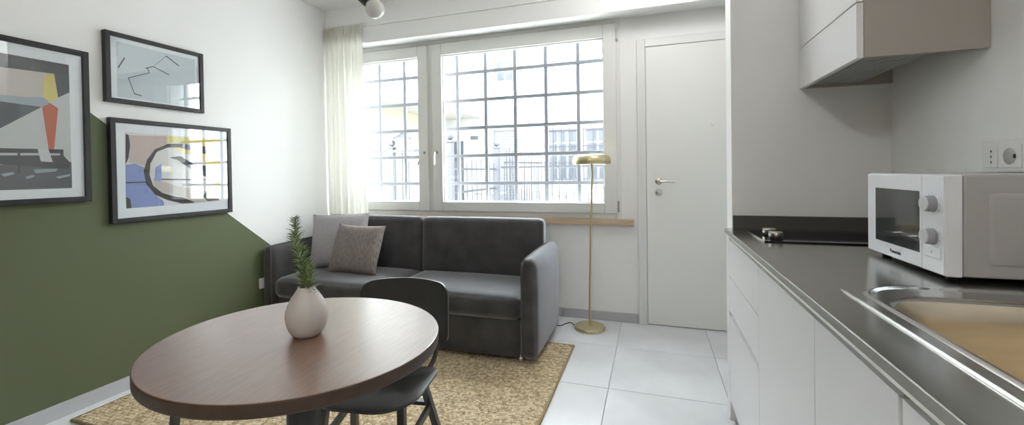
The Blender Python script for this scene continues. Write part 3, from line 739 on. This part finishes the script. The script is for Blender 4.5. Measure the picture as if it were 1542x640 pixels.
unit('base_cabinet', .16, .758, 'white flat-front kitchen cabinet nearest the viewer with a dark side gap', [(.10, .854, 'door')])
unit('base_cabinet', -.45, .16, 'white flat-front kitchen cabinet at the near end of the worktop', [(.10, .854, 'door')])
finish_end = finish('end_panel', bx(KX, XR-.004, 2.23, 2.298, 0, .872, .001, 1), M['cab_edge'])
tag(finish_end, 'thin white end panel closing the kitchen run at the partition', 'panel')
tag(finish('plinth', bx(KX+.06, KX+.075, -.45, 2.229, 0, .098), M['kick']), 'grey recessed plinth board under the white kitchen cabinets', 'plinth')
# worktop with a cut-out for the basin
HX = (.466, .898); HY = (.442, 1.18)
wt = thing('worktop', (.66, .9, .87), 'grey satin steel worktop running over the white kitchen cabinets', 'worktop')
b = NB(); wf = .333; wy0, wy1 = -.45, 2.298
for loop in ([(wf, wy0), (XR-.002, wy0), (XR-.002, wy1), (wf, wy1)], rrect(*HX, *HY, .112, 8)):
    vv = [b.verts.new((x, y, .876)) for x, y in loop]
    for p, q in zip(vv, vv[1:]+vv[:1]): b.edges.new((p, q))
bmesh.ops.triangle_fill(b, use_beauty=True, use_dissolve=False, edges=b.edges[:])
ex = bmesh.ops.extrude_face_region(b, geom=b.faces[:])
bmesh.ops.translate(b, vec=(0, 0, .024), verts=[v for v in ex['geom'] if isinstance(v, bmesh.types.BMVert)])
finish('slab', b, M['steel'], wt)
finish('front_edge', bx(wf-.004, wf, wy0, wy1, .879, .8995, .0012, 1), M['steel_edge'], wt)
finish('edge_profile', bx(wf-.003, wf+.004, wy0, wy1, .8715, .8785, .001, 1), M['alu_bright'], wt)
b = NB(); box(b, .366, XR-.002, 2.284, 2.299, .9, .962, .001, 1)
finish('upstand', b, M['splash'], wt)
finish('upstand', bx(XR-.014, XR-.001, -.45, 2.283, .9, .962, .001, 1), M['splash'], wt)
# sink
sk = thing('sink', (.675, .86, .9), 'stainless steel inset kitchen sink with a rounded basin', 'sink')
b = NB(); rings = []
loops = [((.447, .917, .423, 1.270), .137, .9002), ((.450, .914, .426, 1.267), .135, .9022), ((.454, .910, .430, 1.263), .132, .9040), ((.459, .905, .435, 1.257), .128, .9022), ((.464, .900, .440, 1.225), .120, .8975), ((.472, .892, .448, 1.165), .105, .893)]
def lring(bnd, r, z): return [b.verts.new((x, y, z)) for x, y in rrect(*bnd, r, 12)]
for bnd, r, z in loops: rings.append(lring(bnd, r, z))
for p, q in zip(rings, rings[1:]):
    for i in range(len(p)): b.faces.new((p[i], p[(i+1) % len(p)], q[(i+1) % len(p)], q[i]))
finish('rim', b, M['steel_bright'], sk, True)
b = NB(); rings = []
for bnd, r, z in [((.472, .892, .448, 1.165), .105, .893), ((.478, .886, .454, 1.157), .102, .884), ((.483, .881, .459, 1.151), .10, .85), ((.489, .875, .465, 1.145), .096, .75), ((.500, .864, .476, 1.134), .09, .722), ((.53, .834, .506, 1.104), .07, .716), ((.65, .714, .78, .85), .03, .712)]:
    rings.append(lring(bnd, r, z))
for p, q in zip(rings, rings[1:]):
    for i in range(len(p)): b.faces.new((p[i], p[(i+1) % len(p)], q[(i+1) % len(p)], q[i]))
b.faces.new(rings[-1])
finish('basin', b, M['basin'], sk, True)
finish('drain', lathe(NB(), [(.04, .7125), (.042, .715), (.03, .714), (0, .7135)], (.682, .815, 0), 24, capt=False), M['steel_bright'], sk, True)
finish('drip_edge', tube(NB(), [(.421, 1.205, .9005), (.420, 1.17, .9018), (.420, .36, .9018)], [.001, .0036, .0036], 10), M['steel_bright'], sk, True)
# hob
hb = thing('hob', (.665, 2.03, .9), 'black glass two-zone hob set into the steel worktop', 'hob')
finish('glass_plate', bx(.410, .918, 1.883, 2.183, .9003, .9062, .0015, 1), M['hob'], hb)
finish('rim', frame_rect(NB(), 'z', 0, 0, 0, 0, 0, 0, 0) if False else box(box(NB(), .4085, .4102, 1.8815, 2.1845, .9003, .9058), .4085, .9195, 2.183, 2.1845, .9003, .9058), M['steel_bright'], hb)
for y in (1.965, 2.065):
    k = finish('knob', lathe(NB(), [(.025, .9063), (.026, .909), (.0255, .930), (.023, .932), (0, .932)], (.468, y, 0), 28, capt=False), M['chrome'], hb, True)
    finish('knob_ring', lathe(NB(), [(.0262, .9064), (.0262, .9145)], (.468, y, 0), 28), M['dark'], k, True)
# wall cabinet with built-in hood
wc = thing('wall_cabinet', (.82, 2.0, 1.549), 'white and taupe wall cabinet with built-in extractor over the hob', 'cabinet')
CX, CY0, CY1, CZ = .648, 1.716, 2.299, 1.549
finish('side_panel', bx(CX+.021, XR-.001, CY0, CY0+.018, CZ, 2.4, .001, 1), M['taupe'], wc)
finish('side_panel', bx(CX+.021, XR-.001, CY1-.018, CY1, CZ, 2.4), M['taupe'], wc)
finish('body', bx(CX+.022, XR-.002, CY0+.0185, CY1-.0185, CZ+.12, 2.4), M['taupe'], wc)
finish('flap_front', bx(CX, CX+.02, CY0, CY1, CZ, 1.731, .001, 1), M['cab_white'], wc)
finish('door', bx(CX, CX+.02, CY0, CY1, 1.735, 2.4, .001, 1), M['cab_white'], wc)
hd = finish('hood', bx(CX+.022, XR-.09, CY0+.019, CY1-.019, CZ+.022, CZ+.115), M['hood_in'], wc)
b = NB()
for i in range(26):
    y = CY0+.03+i*.0205
    box(b, CX+.035, XR-.12, y, y+.012, CZ+.012, CZ+.022)
for i in range(11):
    x = CX+.035+i*.0186
    box(b, x, x+.004, CY0+.03, CY1-.03, CZ+.010, CZ+.013)
fm = finish('filter_mesh', b, M['mesh_steel'], hd); fm['kind'] = 'stuff'

# microwave oven
MX0, MY0, MY1, MZ0, MZ1 = .684, 1.338, 1.735, .912, 1.166
mw = thing('microwave_oven', (.83, 1.54, .9), 'white microwave oven with two dials standing on the steel worktop', 'microwave')
finish('front_housing', bx(MX0+.004, MX0+.037, MY0, MY1, MZ0, MZ1, .004), M['mw_white'], mw)
bd = finish('body', bx(MX0+.0385, .975, MY0+.002, MY1-.002, MZ0+.001, MZ1-.001, .006), M['mw_body'], mw)
finish('side_emboss', cushion(MX0+.085, .94, MY0-.0015, MY0+.02, MZ0+.03, MZ1-.045, .008, (0, 0, 0), 8), M['mw_body'], bd, True)
dr = finish('door', bx(MX0, MX0+.006, 1.433, MY1-.002, MZ0+.003, MZ1-.003, .002), M['mw_white'], mw)
finish('door_window', bx(MX0-.0006, MX0+.003, 1.441, 1.680, .9545, 1.1205, .0005, 1), M['mw_glass'], dr)
RM = Matrix(((0, 0, -1), (-1, 0, 0), (0, 1, 0)))   # text facing -X
text_mesh('logo', 'Panasonic', .0155, M['text'], dr, (MX0-.0004, 1.562, .9335), RM)
cp = finish('control_panel', bx(MX0, MX0+.006, MY0+.002, 1.431, MZ0+.003, MZ1-.003, .002), M['mw_white'], mw)
for z in (1.091, 1.007):
    k = finish('knob', lathe(NB(), [(.022, 0), (.0215, .004), (.0195, .018), (.018, .020)], (MX0, 1.384, z), 32, axis=(-1, 0, 0), capt=False), M['knob_side'], cp, True)
    finish('knob_cap', lathe(NB(), [(.0195, .0178), (.0185, .0205), (0, .021)], (MX0, 1.384, z), 32, axis=(-1, 0, 0), capb=False, capt=False), M['knob'], k, True)
for k in range(9):
    a = radians(215-k*31)
    finish('dial_mark', box(NB(), MX0-.0003, MX0+.001, 1.384-.0285*cos(a)-.0009, 1.384-.0285*cos(a)+.0009, 1.091+.0285*sin(a)-.0018, 1.091+.0285*sin(a)+.0018), M['text_grey'], cp)
for k in range(7):
    a = radians(200-k*36)
    finish('dial_mark', box(NB(), MX0-.0003, MX0+.001, 1.384-.0285*cos(a)-.0009, 1.384-.0285*cos(a)+.0009, 1.007+.0285*sin(a)-.0018, 1.007+.0285*sin(a)+.0018), M['text_grey'], cp)
finish('button', bx(MX0-.0025, MX0+.003, 1.350, 1.418, .952, .980, .002), M['mw_white'], cp)
b = NB(); prism(b, [(1.381, .970), (1.387, .970), (1.384, .962)], 'x', MX0-.003, MX0-.0024)
finish('button_mark', b, M['text_grey'], cp)
for x in (.72, .95):
    for y in (MY0+.04, MY1-.04): finish('foot', lathe(NB(), [(.012, .9001), (.013, .913)], (x, y, 0), 14), M['dark'], mw)

# power outlet on the right wall
po = thing('power_outlet', (XR, 1.58, 1.166), 'white wall power outlet plate with a round grey socket', 'outlet')
finish('plate', bx(XR-.008, XR, 1.42, 1.745, 1.166, 1.262, .003), M['plastic_white'], po)
for y0, y1 in ((1.675, 1.722), (1.585, 1.672), (1.49, 1.582)):
    finish('module', bx(XR-.011, XR-.007, y0, y1, 1.179, 1.246, .001, 1), M['plastic_white'], po)
sck = finish('round_socket', lathe(NB(), [(.024, .0), (.024, .0115), (.021, .0118), (.020, .0125), (0, .0125)], (XR, 1.628, 1.2125), 32, axis=(-1, 0, 0), capt=False), M['plastic_grey'], po, True)
finish('earth_clip', bx(XR-.0145, XR-.012, 1.604, 1.609, 1.207, 1.218), M['dark'], sck)
for z in (1.196, 1.2125, 1.229): finish('pin_hole', bx(XR-.0116, XR-.0105, 1.697, 1.701, z-.0035, z+.0035), M['dark'], po)

# ------------------------------------------------------------------ courtyard outside
tag(finish('ground', bx(-14, 10, 3.74, 10, -.2, -.05), M['ground']), kind='structure')
tag(finish('rear_ground', bx(-14, 10, -12, YR-.3, -.2, -.05), M['ground']), kind='structure')
bl = thing('courtyard_building', (-1, 10, 0), 'white rendered building with barred windows across the courtyard', 'building')
finish('wall', bx(-4, 6, 10, 10.3, -.1, 4.75), M['facade'], bl)
def far_window(x0, x1, z0, z1, nc, nr, bars, shutter=False):
    w = finish('window', frame_rect(NB(), 'y', 9.96, 10.02, x0, x1, z0, z1, .05), M['fac_win'], bl)
    if shutter:
        for k in range(int((z1-z0)/.07)): finish('slat', bx(x0+.05, x1-.05, 9.985, 9.999, z0+.05+k*.07, z0+.05+k*.07+.06, .004, 1), M['fac_win'], w)
        return
    pw, ph = (x1-x0-.1)/nc, (z1-z0-.1)/nr
    for i in range(nc):
        for j in range(nr):
            finish('pane', bx(x0+.05+i*pw+.025, x0+.05+(i+1)*pw-.025, 9.985, 9.995, z0+.05+j*ph+.025, z0+.05+(j+1)*ph-.025), M['fac_pane'], w)
    finish('mullions', box(NB(), x0+.05, x1-.05, 9.994, 10.0, z0+.05, z1-.05), M['fac_win'], w)
    if bars:
        n = max(2, int(round((x1-x0)/.2)))
        for i in range(n+1): finish('guard_bar', bx(x0+(x1-x0)*i/n-.01, x0+(x1-x0)*i/n+.01, 9.86, 9.88, z0-.03, z1+.06), M['fac_bar'], w)
        for j in range(4):
            z = z0+.05+(z1-z0-.1)*j/3
            finish('guard_rail', bx(x0-.03, x1+.03, 9.865, 9.875, z-.01, z+.01), M['fac_bar'], w)
    else:
        finish('sill', bx(x0-.14, x1+.14, 9.88, 10, z0-.09, z0-.02), M['facade'], w)
far_window(-3.68, -3.16, 3.36, 4.2, 2, 3, False); far_window(-1.52, -.85, 3.82, 4.7, 2, 3, False)
finish('open_shutter', bx(-3.12, -2.95, 9.95, 9.99, 3.36, 4.2), M['fac_win'], bl)
far_window(-2.40, -1.62, .94, 2.18, 3, 4, True); far_window(-1.5, -.6, .94, 2.18, 3, 4, True)
far_window(-3.76, -3.12, .1, 2.24, 1, 1, False, True)
wg = thing('courtyard_wing', (-4.6, 8, 0), 'white building wing with a recessed cream porch on the left', 'building')
finish('upper_wall', bx(-6.5, -3.95, 5.95, 9.99, 2.5, 4.2), M['facade'], wg)
finish('porch_wall', bx(-6.5, -5.0, 6.3, 10, -.1, 2.5), M['facade_cream'], wg)
finish('porch_end', bx(-5.0, -4.0, 9.7, 9.99, -.1, 2.5), M['facade'], wg)
finish('pier', bx(-6.5, -4.45, 5.95, 6.3, -.1, 2.5), M['facade'], wg)
finish('porch_door', bx(-4.72, -4.42, 9.66, 9.70, -.1, 1.95), M['fac_pane'], wg)
finish('porch_lamp', bx(-4.2, -4.02, 9.62, 9.70, 1.98, 2.06), M['post'], wg)
def fence(name, a, c, label, n, h, rails=(.45, 1.25)):
    r = thing(name, (a[0], a[1], -.05), label, 'fence', None)
    a, c = Vector((*a, 0)), Vector((*c, 0))
    for i in range(n):
        p = a.lerp(c, (i+.5)/n)
        finish('picket', tube(NB(), [p+Vector((0, 0, -.05)), p+Vector((0, 0, h+(.05 if i % 2 else 0)))], .009, 6), M['fac_bar'], r)
    for z in rails: finish('rail', beam(NB(), a+Vector((0, 0, z)), c+Vector((0, 0, z)), .02, .035), M['fac_bar'], r)
fence('iron_fence', (-2.64, 5.42), (-2.62, 7.08), 'grey iron fence running between the two ball-topped gate posts', 9, 1.33, (.9, 1.23))
fence('iron_fence', (-2.54, 7.14), (.4, 7.14), 'long grey iron picket fence on the right across the courtyard', 24, 1.36, (.2, 1.26))
fence('iron_gate', (-2.50, 7.25), (-2.15, 8.6), 'dense grey iron gate leaf standing open behind the middle post', 14, 1.56, (.3, 1.35))
fence('iron_fence', (-4.75, 5.25), (-2.72, 5.36), 'grey iron fence seen through the left window sash', 9, 1.36, (.3, 1.5))
def post(x, y, w, label):
    r = thing('gate_post', (x, y, -.05), label, 'post', 'ball-topped gate posts')
    finish('shaft', bx(x-w, x+w, y-w, y+w, -.05, 1.60, .006), M['post'], r)
    finish('cap', bx(x-w-.012, x+w+.012, y-w-.012, y+w+.012, 1.60, 1.625, .004), M['post'], r)
    finish('ball', lathe(NB(), [(.012, 1.625), (.02, 1.64)]+[(.055*sin(t), 1.69-.055*cos(t)) for t in [pi*k/12 for k in range(2, 13)]], (x, y, 0), 20, capt=False), M['post'], r, True)
post(-2.64, 5.35, .042, 'grey gate post with ball finial nearest the window handles'); post(-2.62, 7.15, .042, 'grey gate post with ball finial in the middle of the large pane'); post(-4.15, 6.22, .05, 'grey gate post with ball finial seen through the left sash')
ln = thing('garden_lantern', (-3.95, 6.22, 1.5), 'small iron lantern beside the left ball-topped post', 'lantern')
finish('roof', lathe(NB(), [(.16, 1.76), (.03, 1.84), (.035, 1.86), (0, 1.88)], (-3.95, 6.22, 0), 12, capt=False), M['fac_bar'], ln)
finish('glass_body', lathe(NB(), [(.07, 1.56), (.12, 1.76)], (-3.95, 6.22, 0), 12), M['facade_cream'], ln)
finish('stand', tube(NB(), [(-3.95, 6.22, -.05), (-3.95, 6.22, 1.56)], .012, 8), M['fac_bar'], ln)
def gtable(x, y, label):
    r = thing('garden_table', (x, y, -.05), label, 'table', None)
    finish('top', lathe(NB(), [(.34, .70), (.35, .71), (.35, .73), (.34, .735)], (x, y, 0), 24), M['garden_dark'], r)
    for k in range(4):
        a = pi/4+k*pi/2; finish('leg', tube(NB(), [(x+.08*cos(a), y+.08*sin(a), .70), (x+.26*cos(a), y+.26*sin(a), -.05)], .012, 6), M['garden_dark'], r)
gtable(-3.35, 8.7, 'dark round garden table near the middle gate post'); gtable(-1.75, 8.6, 'dark round garden table outside near the brass lamp shade')
def gchair(x, y, m, label):
    r = thing('garden_chair', (x, y, -.05), label, 'chair', None)
    finish('shell', cushion(x-.22, x+.22, y-.2, y+.2, .36, .42, .025, (0, 0, 0), 5), m, r, True)
    finish('backrest', cushion(x-.22, x+.22, y+.17, y+.21, .42, .80, .018, (0, .02, 0), 6), m, r, True)
    for a in (-1, 1):
        for c in (-1, 1): finish('leg', tube(NB(), [(x+a*.17, y+c*.15, .37), (x+a*.2, y+c*.19, -.05)], .012, 6), m, r)
gchair(-1.02, 8.5, M['garden_lilac'], 'lilac plastic garden chair outside below the lamp shade'); gchair(-2.85, 9.3, M['garden_dark'], 'dark garden chair behind the open iron gate')
def gplant(x, y, label, n, h):
    r = thing('courtyard_plant', (x, y, -.05), label, 'plant', None)
    finish('pot', lathe(NB(), [(.10, -.05), (.14, .22), (.15, .24), (.13, .24), (.12, .2), (0, .2)], (x, y, 0), 18, capt=False), M['post'], r, True)
    rd = random.Random(n); bm = NB()
    for i in range(n):
        a = rd.uniform(0, 2*pi); l = rd.uniform(.6, 1)*h; d = Vector((cos(a)*rd.uniform(.1, .6), sin(a)*rd.uniform(.1, .6), 1)).normalized()
        p = Vector((x+rd.uniform(-.05, .05), y+rd.uniform(-.05, .05), .2)); sd = d.cross(Vector((cos(a), sin(a), 0))).normalized()*.02
        v = [bm.verts.new(q) for q in (p-sd*.4, p+sd*.4, p+d*l*.6+sd, p+d*l*.6-sd, p+d*l+Vector((cos(a), sin(a), -.3))*.12)]
        bm.faces.new((v[0], v[1], v[2], v[3])); bm.faces.new((v[3], v[2], v[4]))
    q = finish('leaves', bm, M['leaf'], r); q['kind'] = 'stuff'
gplant(-2.2, 9.45, 'spiky green potted plant behind the picket fence', 40, .5); gplant(-1.35, 9.4, 'bushy green potted plant between garden table and lilac chair', 60, .5)
